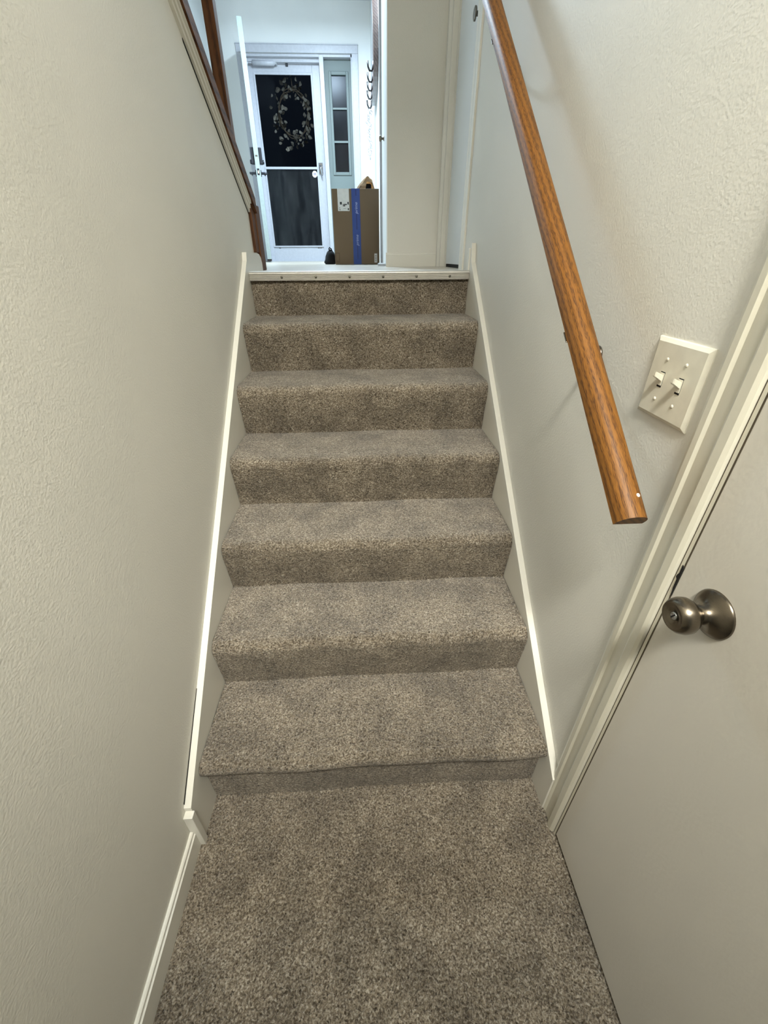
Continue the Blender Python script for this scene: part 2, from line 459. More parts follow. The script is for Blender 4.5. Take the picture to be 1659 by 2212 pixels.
# metal nosing strip
zt = ZL+0.002
prof = [(1.52, ZL), (1.52, zt), (1.405, zt+0.002), (1.392, zt+0.001), (1.388, zt-0.003)]
zz = zt-0.005
for k in range(4):
    prof += [(1.387, zz), (1.387, zz-0.0032), (1.3895, zz-0.004), (1.3895, zz-0.0054)]; zz -= 0.006
prof += [(1.387, zz), (1.387, 1.233), (1.393, 1.233), (1.393, zt-0.008), (1.405, ZL-0.004), (1.405, ZL)]
b = bm_new(); prism(b, prof, 'x', -XS+0.001, XS-0.001)
strip = obj('nosing_strip', b, M['alu'], stair, label='ribbed metal strip edging the landing')
for k in range(6):
    b = bm_new(); xk = -0.326+0.1405*k
    lathe(b, (xk, 1.388, 1.2445), (0, -1, 0), [(0, 0.0052), (0.0016, 0.005), (0.0026, 0.0032), (0.003, 0)], 14)
    obj('screw', b, M['screw'], strip, True)

# ------------------------------------------------------------------ hand rail
rail = thing('handrail', 'oak handrail sloping along the textured wall on metal brackets', 'handrail', (0.4025, -0.085, 0.96))
dir_ = Vector((0, 1.278, 0.993)).normalized(); nrm = Vector((0, -dir_.z, dir_.y))
b = bm_new(); Wd, Hh = 0.047, 0.031
prof = [(-Wd/2, 0.0), (Wd/2, 0.0)]
for k in range(1, 18):
    a = PI*k/18; s = math.cos(a); 
    prof.append((Wd/2*math.copysign(abs(s)**0.85, s), Hh*(math.sin(a)**0.8)))
Ls = 1.95; nseg = 26; rings = []
for i in range(nseg+1):
    rings.append([b.verts.new((px, Ls*i/nseg, pz)) for px, pz in prof])
n = len(prof)
for A, B in zip(rings, rings[1:]):
    for k in range(n): b.faces.new((A[k], A[(k+1) % n], B[(k+1) % n], B[k]))
b.faces.new(rings[0][::-1]); b.faces.new(rings[-1])
me = mesh_of('rail', b, M['oak'], 'auto')
ro = bpy.data.objects.new('rail', me); COL.objects.link(ro); ro.parent = rail
ro.rotation_euler = (math.atan2(dir_.z, dir_.y), 0, 0); WL[ro.name] = Vector()
def rail_pt(x, s, hgt): return Vector((x, -0.085, 0.96)) + dir_*s + nrm*hgt
for yw, zw in ((0.262, 1.143), (1.075, 1.768)):
    s = ((Vector((0.408, yw, zw))-Vector((0.408, -0.085, 0.96))).dot(dir_))
    foot = rail_pt(0.410, s-0.015, -0.002)
    b = bm_new()
    pts = []
    A = Vector((XW-0.004, yw, zw)); Cc = foot + nrm*-0.004
    B = Vector((0.418, foot.y*0.35+yw*0.65, min(zw, foot.z)-0.012))
    for k in range(11):
        t = k/10; pts.append(A*(1-t)**2 + B*2*t*(1-t) + Cc*t*t)
    tube(b, pts, 0.0062, 10)
    br = obj('bracket', b, M['nickel'], rail, True, label='small metal rail bracket')
    b = bm_new(); lathe(b, (XW, yw, zw), (-1, 0, 0), [(0, 0.019), (0.003, 0.019), (0.006, 0.015), (0.0075, 0.009), (0.0085, 0)], 24)
    obj('rosette', b, M['nickel'], br, True)
    b = bm_new(); 
    vs = box(b, -0.031, 0.014, -0.012, 0.012, -0.0024, 0.0, 0.0008)
    Mx = Matrix((Vector((1, 0, 0)), dir_, nrm)).transposed().to_4x4(); Mx.translation = rail_pt(0.408, s-0.015, -0.0002)
    bmesh.ops.transform(b, matrix=Mx, verts=b.verts)
    obj('saddle', b, M['nickel'], br)
b = bm_new(); o = rail_pt(0.4105, 0.036, 0.0290); lathe(b, o, (nrm+Vector((0.35, 0, 0))), [(-0.004, 0.0034), (0.0016, 0.0032), (0.0024, 0.0018), (0.0026, 0)], 12)
obj('paint_spot', b, M['spot'], rail, True, label='drop of white paint')

# ------------------------------------------------------------------ lower door and casing
b = bm_new()
# casing profile across y, thickness toward -x
cp = [(-0.062, 0.0), (-0.062, 0.009), (-0.070, 0.013), (-0.080, 0.0135), (-0.085, 0.0105), (-0.108, 0.0125), (-0.114, 0.0165), (-0.128, 0.0165), (-0.1335, 0.013), (-0.1345, 0.0)]
prism(b, [(XW-p[1], p[0]) for p in cp], 'z', 0.0, 2.12)
prism(b, [(XW-p[1], -0.1345+1.99+(-p[0]) ) for p in []] or [(XW, -1.0), (XW-0.013, -1.0), (XW-0.013, -1.06), (XW, -1.06)], 'z', 0.0, 2.12)
box(b, XW-0.014, XW, -1.0, -0.1345, 2.055, 2.12)
box(b, XW-0.0078, XW+0.11, -0.1418, -0.1363, 0.0, 2.055); box(b, XW-0.004, XW+0.11, -1.0, -0.993, 0.0, 2.055)
struct(obj('trim_1', b, M['casing']), 'moulded cream casing beside the door with the round knob', 'trim')
door1 = thing('door_1', 'plain cream flush door with a round metal knob', 'door', (0.47, -0.55, 0.0), kind='structure')
b = bm_new(); box(b, 0.470, 0.505, -0.985, -0.1445, 0.014, 2.05, 0.0015)
obj('leaf', b, M['door'], door1)
b = bm_new(); box(b, 0.4705, 0.50, -0.1446, -0.1420, 0.014, 2.05); box(b, 0.4705, 0.474, -0.1362, -0.1348, 0.004, 2.05)
obj('gap', b, M['seam'], door1)
kb = (0.470, -0.2175, 0.8955)
b = bm_new(); lathe(b, kb, (-1, 0, 0), [(0, 0.0345), (0.0015, 0.0348), (0.004, 0.033), (0.008, 0.026), (0.012, 0.019), (0.018, 0.0145), (0.026, 0.0125)], 48)
kn = obj('rosette', b, M['nickel'], door1, True, label='aged metal rosette of the knob')
b = bm_new(); lathe(b, kb, (-1, 0, 0), [(0.024, 0.0108), (0.0275, 0.0118), (0.030, 0.016), (0.034, 0.0215), (0.040, 0.0252), (0.047, 0.0258), (0.054, 0.0242), (0.0590, 0.0205), (0.0602, 0.0180), (0.0592, 0.0168), (0.0588, 0.0130), (0.0575, 0.0095), (0.0560, 0.0078), (0.0560, 0)], 48)
kn2 = obj('knob', b, M['nickel'], door1, True, label='round aged metal knob with a lock button')
b = bm_new(); lathe(b, (kb[0]-0.0555, kb[1], kb[2]), (-1, 0, 0), [(0, 0.0062), (0.0022, 0.0060), (0.0028, 0.0050), (0.0028, 0)], 20)
lb = obj('lock_button', b, M['chrome'], kn2, True)
b = bm_new(); box(b, kb[0]-0.0588, kb[0]-0.0570, kb[1]-0.0010, kb[1]+0.0010, kb[2]-0.0048, kb[2]+0.0048)
bmesh.ops.rotate(b, cent=kb, matrix=Matrix.Rotation(0.5, 3, 'X'), verts=b.verts)
obj('lock_slot', b, M['dark'], kn2)
b = bm_new(); prism(b, [(-0.1446, 0.916), (-0.1405, 0.920), (-0.1408, 0.905), (-0.1385, 0.899), (-0.1382, 0.896), (-0.1410, 0.893), (-0.1418, 0.876), (-0.1446, 0.862)], 'x', 0.4690, 0.474)
obj('latch_gap', b, M['dark'], door1, label='dark worn gap at the latch')

# ------------------------------------------------------------------ light switch
sw = thing('light_switch', 'almond double toggle switch plate on the textured wall', 'switch', (XW, 0.0225, 1.148))
b = bm_new()
yc, zc = 0.0225, 1.1485; hw, hh = 0.0610, 0.0600
def ringv(dy, x): return [b.verts.new((x, yc+s*(hw-dy), zc+t*(hh-dy))) for s, t in ((-1, -1), (1, -1), (1, 1), (-1, 1))]
rs = [ringv(0, XW), ringv(0, XW-0.002), ringv(0.0012, XW-0.0035), ringv(0.0065, XW-0.0062)]
for A, B in zip(rs, rs[1:]):
    for k in range(4): b.faces.new((A[k], A[(k+1) % 4], B[(k+1) % 4], B[k]))
b.faces.new(rs[-1]); b.faces.new(rs[0][::-1])
obj('plate', b, M['switch'], sw)
for yk in (0.0445, 0.0005):
    b = bm_new(); box(b, XW-0.0066, XW-0.0060, yk-0.0052, yk+0.0052, zc-0.0118, zc+0.0118)
    slot = obj('toggle_slot', b, M['dark'], sw)
    b = bm_new(); box(b, XW-0.0075, XW-0.006, yk-0.0048, yk+0.0048, zc-0.0086, zc+0.0104)
    obj('slot_insert', b, M['switch'], slot)
    b = bm_new()
    A = [(XW-0.006, yk+s*0.0042, zc+z) for s, z in ((-1, -0.004), (1, -0.004), (1, 0.0068), (-1, 0.0068))]
    B = [(XW-0.0205, yk+s*0.0034, zc+z) for s, z in ((-1, 0.0052), (1, 0.0052), (1, 0.0132), (-1, 0.0132))]
    A = [b.verts.new(p) for p in A]; B = [b.verts.new(p) for p in B]
    for k in range(4): b.faces.new((A[k], A[(k+1) % 4], B[(k+1) % 4], B[k]))
    b.faces.new(A[::-1]); b.faces.new(B)
    bmesh.ops.bevel(b, geom=list(b.edges), offset=0.0008, segments=2, affect='EDGES')
    obj('toggle', b, M['switch'], sw)
    for sz in (-0.0305, 0.0305):
        b = bm_new(); lathe(b, (XW-0.0058, yk, zc+sz), (-1, 0, 0), [(0, 0.0030), (0.0012, 0.0028), (0.0018, 0.0016), (0.002, 0)], 14)
        obj('screw', b, M['switch'], sw, True)

# ------------------------------------------------------------------ wood trim of the upper flight
cap = thing('banister_cap', 'brown wooden cap sloping along the top of the left wall', 'banister', (-0.53, 1.70, 1.5))
def slopebox(bm, x0, x1, ya, yb, d0, d1, slope=0.667, z0=1.481, yr=1.70):
    """box following the sloped wall top: d0..d1 measured vertically above the wall top line"""
    pts = [(ya, z0+slope*(yr-ya)+d0), (yb, z0+slope*(yr-yb)+d0), (yb, z0+slope*(yr-yb)+d1), (ya, z0+slope*(yr-ya)+d1)]
    prism(bm, pts, 'x', x0, x1)
b = bm_new(); slopebox(b, -0.612, -0.452, -1.45, 1.699, 0.001, 0.055)
obj('board', b, M['brownY'], cap)
b = bm_new(); slopebox(b, -XW, -0.464, -1.45, 1.634, -0.028, 0.0); slopebox(b, -0.464, -0.459, -1.45, 1.634, -0.012, 0.0); slopebox(b, -XW, -0.469, -1.45, 1.634, -0.042, -0.028)
obj('moulding', b, M['trim'], cap, label='cream moulding under the wooden cap')
b = bm_new(); slopebox(b, -XW, -0.4765, 1.1, 1.634, -0.049, -0.042)
obj('gap', b, M['dark'], cap)
nw = thing('newel_post', 'brown wooden end post standing on the landing edge', 'post', (-0.53, 1.75, ZL))
b = bm_new(); box(b, -0.60, -0.460, 1.702, 1.794, ZL, 1.517, 0.003)
obj('post', b, M['brown'], nw)
b = bm_new(); prism(b, [(1.636, ZL+0.073), (1.701, ZL+0.073), (1.701, 1.478), (1.636, 1.515)], 'x', -XW, -0.465)
obj('stop_strip', b, M['brown'], nw, label='worn lighter wooden strip')
b = bm_new(); box(b, -0.607, -0.562, 1.93, 1.985, ZL, ZC, 0.002)
post = obj('tall_post', b, M['brown'])
post['label'] = 'dark brown tall wooden post rising behind the sloping cap'; post['category'] = 'post'
# upper flight, only hinted at beyond the cap
up = thing('upper_staircase', 'upper carpeted flight hidden behind the left wall', 'staircase', (-1.1, 1.7, ZL), kind='structure')
for k in range(7):
    b = bm_new(); box(b, -1.598, -0.615, 1.69-0.27*(k+1), 1.69-0.27*k+0.005, ZL+0.18*k-0.02, ZL+0.18*(k+1), 0.012)
    obj('step', b, M['carpet'], up)

# ------------------------------------------------------------------ landing door on the right wall
b = bm_new()
cp = [(0.0, 0.0), (0.0, 0.010), (0.012, 0.014), (0.03, 0.0105), (0.048, 0.012), (0.058, 0.016), (0.068, 0.0)]
prism(b, [(XW-p[1], 2.35-p[0]) for p in cp], 'z', ZL, ZL+2.1)
prism(b, [(XW-p[1]*0.8, 1.60+p[0]*0.9) for p in cp], 'z', ZL, ZL+2.1)
box(b, XW-0.012, XW, 1.60, 2.35, ZL+2.04, ZL+2.1)
box(b, XW, 0.60, 2.270, 2.285, ZL, ZL+2.04); box(b, XW, 0.60, 1.655, 1.668, ZL, ZL+2.04)
box(b, 0.505, 0.545, 2.258, 2.270, ZL, ZL+2.04)
struct(obj('trim_2', b, M['trim']), 'white casing of the landing door beside the narrow wall', 'trim')
d2 = thing('door_2', 'white door on the landing beside the top of the handrail', 'door', (0.52, 1.96, ZL), kind='structure')
b = bm_new(); box(b, 0.512, 0.545, 1.672, 2.256, ZL+0.016, ZL+2.035, 0.002)
obj('leaf', b, M['foyer'], d2)
b = bm_new(); box(b, 0.515, 0.60, 1.672, 2.256, ZL+0.0005, ZL+0.015)
obj('threshold_gap', b, M['dark'], d2)
b = bm_new(); lathe(b, (0.512, 1.80, 2.132), (-1, 0, 0), [(0, 0.022), (0.004, 0.022), (0.006, 0.008), (0.022, 0.008), (0.024, 0.021), (0.030, 0.021), (0.032, 0.016), (0.032, 0)], 24)
obj('knob', b, M['screw'], d2, True)

# ------------------------------------------------------------------ entrance: casing, storm door, sidelight, open door
b = bm_new()
c0 = YD-0.018
for (xa, xb, za, zb) in ((OX0-0.075, OX0+0.004, ZL, OZ+0.07), (OX1-0.004, OX1+0.066, ZL, OZ+0.07)):
    box(b, xa, xb, c0, YD, za, zb-0.066, 0.003)
box(b, OX0-0.075, OX1+0.066, c0, YD, OZ+0.0045, OZ+0.07, 0.003)
box(b, OX0-0.080, OX1+0.071, c0+0.004, YD, OZ+0.071, OZ+0.080, 0.002)
box(b, OX0-0.002, OX0+0.018, YD, YD+0.16, ZL, OZ); box(b, OX1-0.016, OX1+0.002, YD, YD+0.16, ZL, OZ)
box(b, OX0, OX1, YD, YD+0.16, OZ-0.020, OZ+0.002)
box(b, OX0, -0.39, YD+0.045, YD+0.16, OZ-0.052, OZ-0.018)
box(b, -0.388, -0.338, YD-0.004, YD+0.16, ZL, OZ, 0.003)
box(b, OX0, -0.39, YD+0.06, YD+0.16, ZL, ZL+0.012)
struct(obj('trim_3', b, M['white']), 'white casing and frame around the entrance door and sidelight', 'trim')

sd = thing('door_3', 'white storm door with two dark glass panels and closer', 'door', (-0.82, 6.22, ZL), kind='structure')
Y0, Y1 = 6.200, 6.236
DX0, DX1, DZ0, DZ1 = -1.225, -0.395, ZL+0.010, 3.212
GX0, GX1, GZ0, GZ1 = -1.140, -0.500, 1.445, 3.113
MZ0, MZ1 = 2.260, 2.284
def part_box(nm, mat, par, *a, bev=0.003, label=None):
    bb = bm_new(); box(bb, *a, bev); return obj(nm, bb, mat, par, label=label)
part_box('stile', M['white'], sd, DX0, GX0-0.018, Y0, Y1, DZ0, DZ1)
part_box('stile', M['white'], sd, GX1+0.018, DX1, Y0, Y1, DZ0, DZ1)
part_box('top_rail', M['white'], sd, GX0-0.018, GX1+0.018, Y0, Y1, GZ1+0.018, DZ1)
kp = part_box('kick_rail', M['white'], sd, GX0-0.018, GX1+0.018, Y0, Y1, DZ0, GZ0-0.035)
part_box('lower_rail', M['white'], sd, GX0-0.018, GX1+0.018, Y0+0.006, Y1, GZ0-0.035, GZ0-0.016)
b = bm_new()
for a in ((GX0-0.020, GX0, GZ0-0.016, GZ1+0.020), (GX1, GX1+0.020, GZ0-0.016, GZ1+0.020), (GX0, GX1, GZ1, GZ1+0.020), (GX0, GX1, GZ0-0.016, GZ0)):
    box(b, a[0], a[1], Y0-0.006, Y0+0.010, a[2], a[3], 0.002)
obj('glazing_bead', b, M['white'], sd)
part_box('middle_bar', M['white'], sd, GX0-0.012, GX1+0.012, Y0-0.010, Y0+0.014, MZ0, MZ1)
b = bm_new(); box(b, GX0, GX1, Y0+0.014, Y0+0.018, MZ1-0.004, GZ1+0.004)
obj('glass_pane', b, M['glass'], sd, label='clear upper glass pane')
b = bm_new(); box(b, GX0, GX1, Y0+0.010, Y0+0.014, GZ0-0.004, MZ0+0.004)
obj('glass_pane', b, M['hazeglass'], sd, label='lower glass pane with painted grey reflections')
b = bm_new()
lathe(b, (-1.150, Y0-0.045, 3.196), (1, 0, 0), [(0, 0.010), (0.004, 0.024), (0.245, 0.024), (0.252, 0.016), (0.262, 0.012), (0.268, 0.0)], 20)
tube(b, [(-1.215, Y0-0.045, 3.196), (-1.14, Y0-0.045, 3.196)], 0.006, 10)
cl = obj('closer', b, M['white'], sd, True, label='white pneumatic door closer')
part_box('closer_bracket', M['chrome'], cl, -1.222, -1.195, Y0-0.052, Y0, 3.182, 3.210, bev=0.002)
part_box('closer_bracket', M['chrome'], cl, -0.888, -0.868, Y0-0.052, Y0, 3.184, 3.208, bev=0.002)
part_box('sensor', M['black'], sd, -0.778, -0.750, Y0-0.02, Y0, 3.180, 3.232, bev=0.003, label='small black sensor block')
b = bm_new(); box(b, -0.475, -0.425, Y0-0.014, Y0, 2.210, 2.325, 0.004)
hd = obj('handle_plate', b, M['chrome'], sd)
b = bm_new(); tube(b, [(-0.452, Y0-0.012, 2.290), (-0.452, Y0-0.05, 2.288), (-0.448, Y0-0.058, 2.262), (-0.440, Y0-0.058, 2.215), (-0.437, Y0-0.05, 2.190)], [0.011, 0.012, 0.011, 0.009, 0.008], 12)
obj('lever', b, M['chrome'], hd, True)
b = bm_new(); prism(b, [(-0.534+0.034*math.cos(PI/8+k*PI/4), 2.214+0.036*math.sin(PI/8+k*PI/4)) for k in range(8)], 'y', Y0+0.0085, Y0+0.0098)
st = obj('sticker', b, M['paper'], sd, label='white octagonal sticker')
for dz in (0.008, -0.006):
    b = bm_new(); box(b, -0.552, -0.516, Y0+0.0078, Y0+0.0086, 2.214+dz-0.0025, 2.214+dz+0.0025)
    obj('sticker_print', b, M['tape'], st)
for xx in (-1.09, -0.56, -0.53):
    b = bm_new(); box(b, xx, xx+0.018, Y0-0.002, Y0+0.006, GZ0-0.031, GZ0-0.023)
    obj('clip', b, M['screw'], sd)

wn = thing('window_1', 'sage grey sidelight panel with three small panes', 'window', (-0.17, 6.19, ZL), kind='structure')
SX0, SX1 = -0.338, -0.026; PY = 6.165
PX0, PX1 = -0.262, -0.090; PZ = [(2.830, 3.108), (2.530, 2.812), (2.226, 2.510)]
b = bm_new()
box(b, SX0, PX0, PY, PY+0.04, ZL, OZ-0.018); box(b, PX1, SX1, PY, PY+0.04, ZL, OZ-0.018)
box(b, PX0, PX1, PY, PY+0.04, PZ[0][1], OZ-0.018); box(b, PX0, PX1, PY, PY+0.04, ZL, PZ[2][0])
obj('panel', b, M['sage'], wn)
b = bm_new()
e = 0.030
for a in ((PX0-e, PX0+0.002, PZ[2][0]-e, PZ[0][1]+e), (PX1-0.002, PX1+e, PZ[2][0]-e, PZ[0][1]+e), (PX0, PX1, PZ[0][1]-0.002, PZ[0][1]+e), (PX0, PX1, PZ[2][0]-e, PZ[2][0]+0.002)):
    box(b, a[0], a[1], PY-0.012, PY+0.01, a[2], a[3], 0.005)
obj('moulding', b, M['sage'], wn)
for (za, zb) in ((2.812, 2.830), (2.510, 2.530)):
    part_box('glazing_bar', M['sage'], wn, PX0, PX1, PY-0.004, PY+0.014, za, zb, bev=0.002)
for za, zb in PZ:
    bb = bm_new(); box(bb, PX0, PX1, PY+0.014, PY+0.018, za, zb); obj('glass_pane', bb, M['sideglass'], wn)

# the opened entrance door, seen edge-on
md = thing('door_4', 'pale opened entrance door seen edge-on with black lock and lever', 'door', (-1.10, 5.30, ZL), kind='structure')
hinge = Vector((-1.222, 6.075, 0)); edge = Vector((-1.0785, 5.300, 0)); dv = (edge-hinge); dl = dv.length; dv.normalize(); pv = Vector((-dv.y, dv.x, 0))
Md = Matrix((dv, pv, Vector((0, 0, 1)))).transposed().to_4x4(); Md.translation = hinge
def dpart(nm, bb, mat, par, smooth=False, label=None):
    bmesh.ops.transform(bb, matrix=Md, verts=bb.verts); return obj(nm, bb, mat, par, smooth, label)
b = bm_new(); box(b, 0, dl, -0.024, 0.024, ZL+0.012, 3.272, 0.002); dpart('leaf', b, M['leaf_edge'], md)
for s in (-1, 1):
    b = bm_new(); box(b, dl-0.10, dl-0.025, s*0.024 if s > 0 else -0.060, 0.060 if s > 0 else -0.024, 2.185, 2.325, 0.006); dk = dpart('keypad_lock', b, M['black'], md)
    b = bm_new(); lathe(b, (dl-0.062, s*0.058, 2.205), (0, s, 0), [(0, 0.020), (0.014, 0.019), (0.018, 0.012), (0.018, 0)], 18); dpart('thumb_turn', b, M['black'], dk, True)
    b = bm_new(); lathe(b, (dl-0.062, s*0.024, 2.108), (0, s, 0), [(0, 0.030), (0.008, 0.030), (0.010, 0.012), (0.046, 0.011)], 20); lv = dpart('lever_rose', b, M['black'], md, True)
    b = bm_new(); tube(b, [(dl-0.062, s*0.066, 2.108), (dl-0.10, s*0.070, 2.108), (dl-0.175, s*0.070, 2.108)], [0.012, 0.011, 0.009], 10); lathe(b, (dl-0.062, s*0.045, 2.108), (0, s, 0), [(0, 0.011), (0.05, 0.011), (0.052, 0)], 12); dpart('lever', b, M['black'], lv, True)
b = bm_new(); box(b, dl, dl+0.0015, -0.012, 0.012, 2.085, 2.142); dpart('latch_plate', b, M['black'], md)
b = bm_new(); box(b, dl+0.0015, dl+0.006, -0.006, 0.006, 2.100, 2.124); dpart('latch_bolt', b, M['chrome'], md)
b = bm_new(); box(b, dl, dl+0.0015, -0.012, 0.012, 2.243, 2.256); dpart('bolt_plate', b, M['screw'], md)
b = bm_new(); box(b, dl-0.02, dl+0.0012, -0.026, 0.026, ZL+0.012, ZL+0.032); dpart('sweep', b, M['iron'], md)

# ------------------------------------------------------------------ wreath hanging outside the storm door
wr = thing('wreath', 'pale dried-leaf wreath hanging behind the upper storm door glass', 'wreath', (-0.735, 6.31, 2.78))
wc = Vector((-0.745, 6.31, 2.80)); RX, RZ = 0.175, 0.215
b = bm_new()
for q in range(3):
    pts = []
    for k in range(40):
        a = 2*PI*k/40; rr = 1+0.05*math.sin(5*a+q*2.1)+0.03*(q-1)
        pts.append((wc.x+RX*rr*math.cos(a), wc.y+0.012*math.sin(7*a+q*2), wc.z+RZ*rr*math.sin(a)))
    tube(b, pts, 0.005, 5, True)
obj('ring', b, M['twig'], wr, True)
b = bm_new(); tube(b, [(wc.x+0.01, wc.y, wc.z+RZ), (wc.x+0.005, wc.y-0.01, wc.z+RZ+0.10)], 0.004, 5); obj('hanging_loop', b, M['twig'], wr)
b = bm_new()   # one cupped leaf
seg = 6; vs = []
for k in range(seg+1):
    t = k/seg; wdt = 0.026*math.sin(PI*min(1, t*0.92+0.06))**0.8
    y = 0.012*math.sin(t*PI); vs.append([b.verts.new((-wdt, y+0.006, t*0.070)), b.verts.new((0, y, t*0.070)), b.verts.new((wdt, y+0.006, t*0.070))])
for A, B in zip(vs, vs[1:]):
    for k in range(2): b.faces.new((A[k], A[k+1], B[k+1], B[k]))
bmesh.ops.solidify(b, geom=list(b.faces), thickness=0.0012)
leaf_me = mesh_of('leaf', b, M['petal'], True)
rl = random.Random(3)
for k in range(130):
    a = rl.uniform(0, 2*PI); rr = rl.gauss(1.16, 0.30)
    if math.cos(a) > 0.1: rr = rl.gauss(1.05, 0.18)
    rr = max(0.72, min(1.75, rr))
    o = bpy.data.objects.new('leaf', leaf_me); COL.objects.link(o); o.parent = wr
    p = Vector((wc.x+RX*rr*math.cos(a), wc.y+rl.uniform(-0.035, 0.03), wc.z+RZ*rr*math.sin(a)))
    o.location = p - WL[wr.name]
    o.rotation_euler = (rl.uniform(-0.7, 0.7), rl.uniform(0, 2*PI), rl.uniform(-0.9, 0.9))
    s = rl.uniform(0.45, 0.85); o.scale = (s, s, s)

# ------------------------------------------------------------------ closet door on the side wall
b = bm_new()
def side_piece(bb, ya, yb, za, zb, o0, o1, bev=0):
    prism(bb, [(sx(ya)+o0, ya), (sx(yb)+o0, yb), (sx(yb)+o1, yb), (sx(ya)+o1, ya)], 'z', za, zb, bev)
side_piece(b, 2.352, 2.405, ZL, ZL+2.1, -0.0015, 0.012); side_piece(b, 3.18, 3.25, ZL, ZL+2.1, -0.016, 0.012); side_piece(b, 2.352, 3.25, ZL+2.03, ZL+2.1, -0.0015, 0.012)
struct(obj('trim_4', b, M['white']), 'white casing of the closet door behind the box', 'trim')
cd = thing('door_5', 'white closet door with a small brass knob near the box', 'door', (0.17, 2.8, ZL), kind='structure')
b = bm_new(); side_piece(b, 2.470, 3.178, ZL+0.012, ZL+2.03, -0.0015, 0.010); obj('leaf', b, M['foyer'], cd)
b = bm_new(); side_piece(b, 2.406, 2.469, ZL, ZL+2.03, 0.0, 0.012); obj('gap', b, M['dark'], cd)
b = bm_new(); lathe(b, (sx(2.72)-0.004, 2.72, 1.925), (-1, 0, 0), [(0, 0.012), (0.003, 0.012), (0.006, 0.006), (0.014, 0.007), (0.018, 0.014), (0.024, 0.016), (0.029, 0.012), (0.031, 0)], 20); obj('knob', b, M['nickel'], cd, True)
b = bm_new(); prism(b, [(0.118, 2.58), (0.166, 2.55), (0.170, 2.66), (0.128, 2.70)], 'z', ZL, ZL+0.016, 0.003)
g = obj('floor_guide', b, M['white']); g['label'] = 'small white door guide on the landing floor by the box'; g['category'] = 'door guide'

# ------------------------------------------------------------------ coat rack and chain
cr = thing('coat_rack', 'dark wooden framed hall rack with iron hooks on the white side wall', 'coat rack', (0.19, 4.5, 2.6))
b = bm_new()
ctrl = [(5.55, 2.72), (4.95, 2.60), (4.38, 2.60), (4.17, 2.70), (4.20, 2.92), (4.42, 3.22), (4.80, 3.42), (5.25, 3.40), (5.58, 3.15), (5.66, 2.88)]
outl = []
for k in range(len(ctrl)):
    p0, p1, p2, p3 = (Vector(ctrl[(k+q-1) % len(ctrl)]) for q in range(4))
    for q in range(5):
        t = q/5; v = 0.5*((2*p1)+(p2-p0)*t+(2*p0-5*p1+4*p2-p3)*t*t+(3*p1-p0-3*p2+p3)*t**3); outl.append((v.x, v.y))
A = [b.verts.new((sx(y)-0.030, y, z)) for y, z in outl]; B = [b.verts.new((sx(y)+0.011, y, z)) for y, z in outl]
b.faces.new(A); b.faces.new(B[::-1])
for k in range(len(A)): b.faces.new((A[k], A[(k+1) % len(A)], B[(k+1) % len(A)], B[k]))
obj('board', b, M['rack'], cr)
b = bm_new(); mc = Vector((4.92, 3.01)); inn = [mc+(Vector(p)-mc)*0.74 for p in outl]
A = [b.verts.new((sx(p.x)-0.032, p.x, p.y)) for p in inn]; B = [b.verts.new((sx(p.x)-0.029, p.x, p.y)) for p in inn]
b.faces.new(A); b.faces.new(B[::-1])
for k in range(len(A)): b.faces.new((A[k], A[(k+1) % len(A)], B[(k+1) % len(A)], B[k]))
obj('mirror_glass', b, M['chrome'], cr)
HY = [4.30, 4.56, 4.79, 5.03, 5.33]
for y in HY:
    b = bm_new(); x = sx(y)-0.028; z = 2.65
    pts = [(x, y, z+0.05), (x-0.004, y, z+0.015), (x-0.016, y, z-0.008), (x-0.034, y, z-0.006), (x-0.046, y, z+0.016), (x-0.050, y, z+0.052)]
    tube(b, pts, [0.010, 0.009, 0.008, 0.0075, 0.007, 0.0075], 10)
    obj('hook', b, M['iron'], cr, True)
ch = thing('key_chain', 'silver chain hanging from the last hook of the coat rack', 'chain', (0.17, 5.3, 2.3))
rc = random.Random(5)
for k in range(26):
    y = 5.30+rc.uniform(-0.015, 0.015); x = sx(y)-0.055+rc.uniform(-0.018, 0.018) - 0.010*(k % 3 == 0); z = 2.620-0.0155*k
    b = bm_new(); tl = rc.uniform(0, PI); rl_ = 0.010+rc.uniform(0, 0.006)
    pts = [(x+rl_*math.cos(a)*math.cos(tl), y+rl_*math.cos(a)*math.sin(tl), z+0.013*math.sin(a)) for a in [2*PI*q/12 for q in range(12)]]
    tube(b, pts, 0.0026, 5, True); obj('link', b, M['chain'], ch, True)

# ------------------------------------------------------------------ parcel, paper bag, black bag
bx = thing('cardboard_box', 'tall brown cardboard box with a blue tape strip on the landing', 'box', (-0.015, 3.45, ZL))
BX0, BX1, BY0, BY1, BZ1 = -0.194, 0.162, 3.300, 3.56, 1.748
b = bm_new(); box(b, BX0, BX1, BY0, BY1, ZL+0.001, BZ1, 0.003); obj('carton', b, M['card'], bx)
yf = BY0
def decal(nm, mat, par, xa, xb, za, zb, d0=0.0008, d1=0.0, label=None):
    bb = bm_new(); box(bb, xa, xb, yf-d0, yf-d1+0.0002, za, zb); return obj(nm, bb, mat, par, label=label)
tp = decal('tape', M['tape'], bx, -0.046, 0.017, ZL+0.001, BZ1+0.0005, label='blue packing tape strip')
b = bm_new(); box(b, -0.046, 0.017, yf, BY1, BZ1, BZ1+0.0006); obj('tape_top', b, M['tape'], tp)
def vtext(body, size, xc_, zc_, mat, par):
    bb = text_bm(body, size)
    bmesh.ops.transform(bb, matrix=Matrix.Translation((xc_, yf-0.0014, zc_)) @ Matrix.Rotation(-PI/2, 4, 'Y') @ Matrix.Rotation(PI/2, 4, 'X'), verts=bb.verts)
    return obj('tape_print', bb, mat, par)
vtext('prime', 0.030, -0.012, 1.630, M['lilac'], tp)
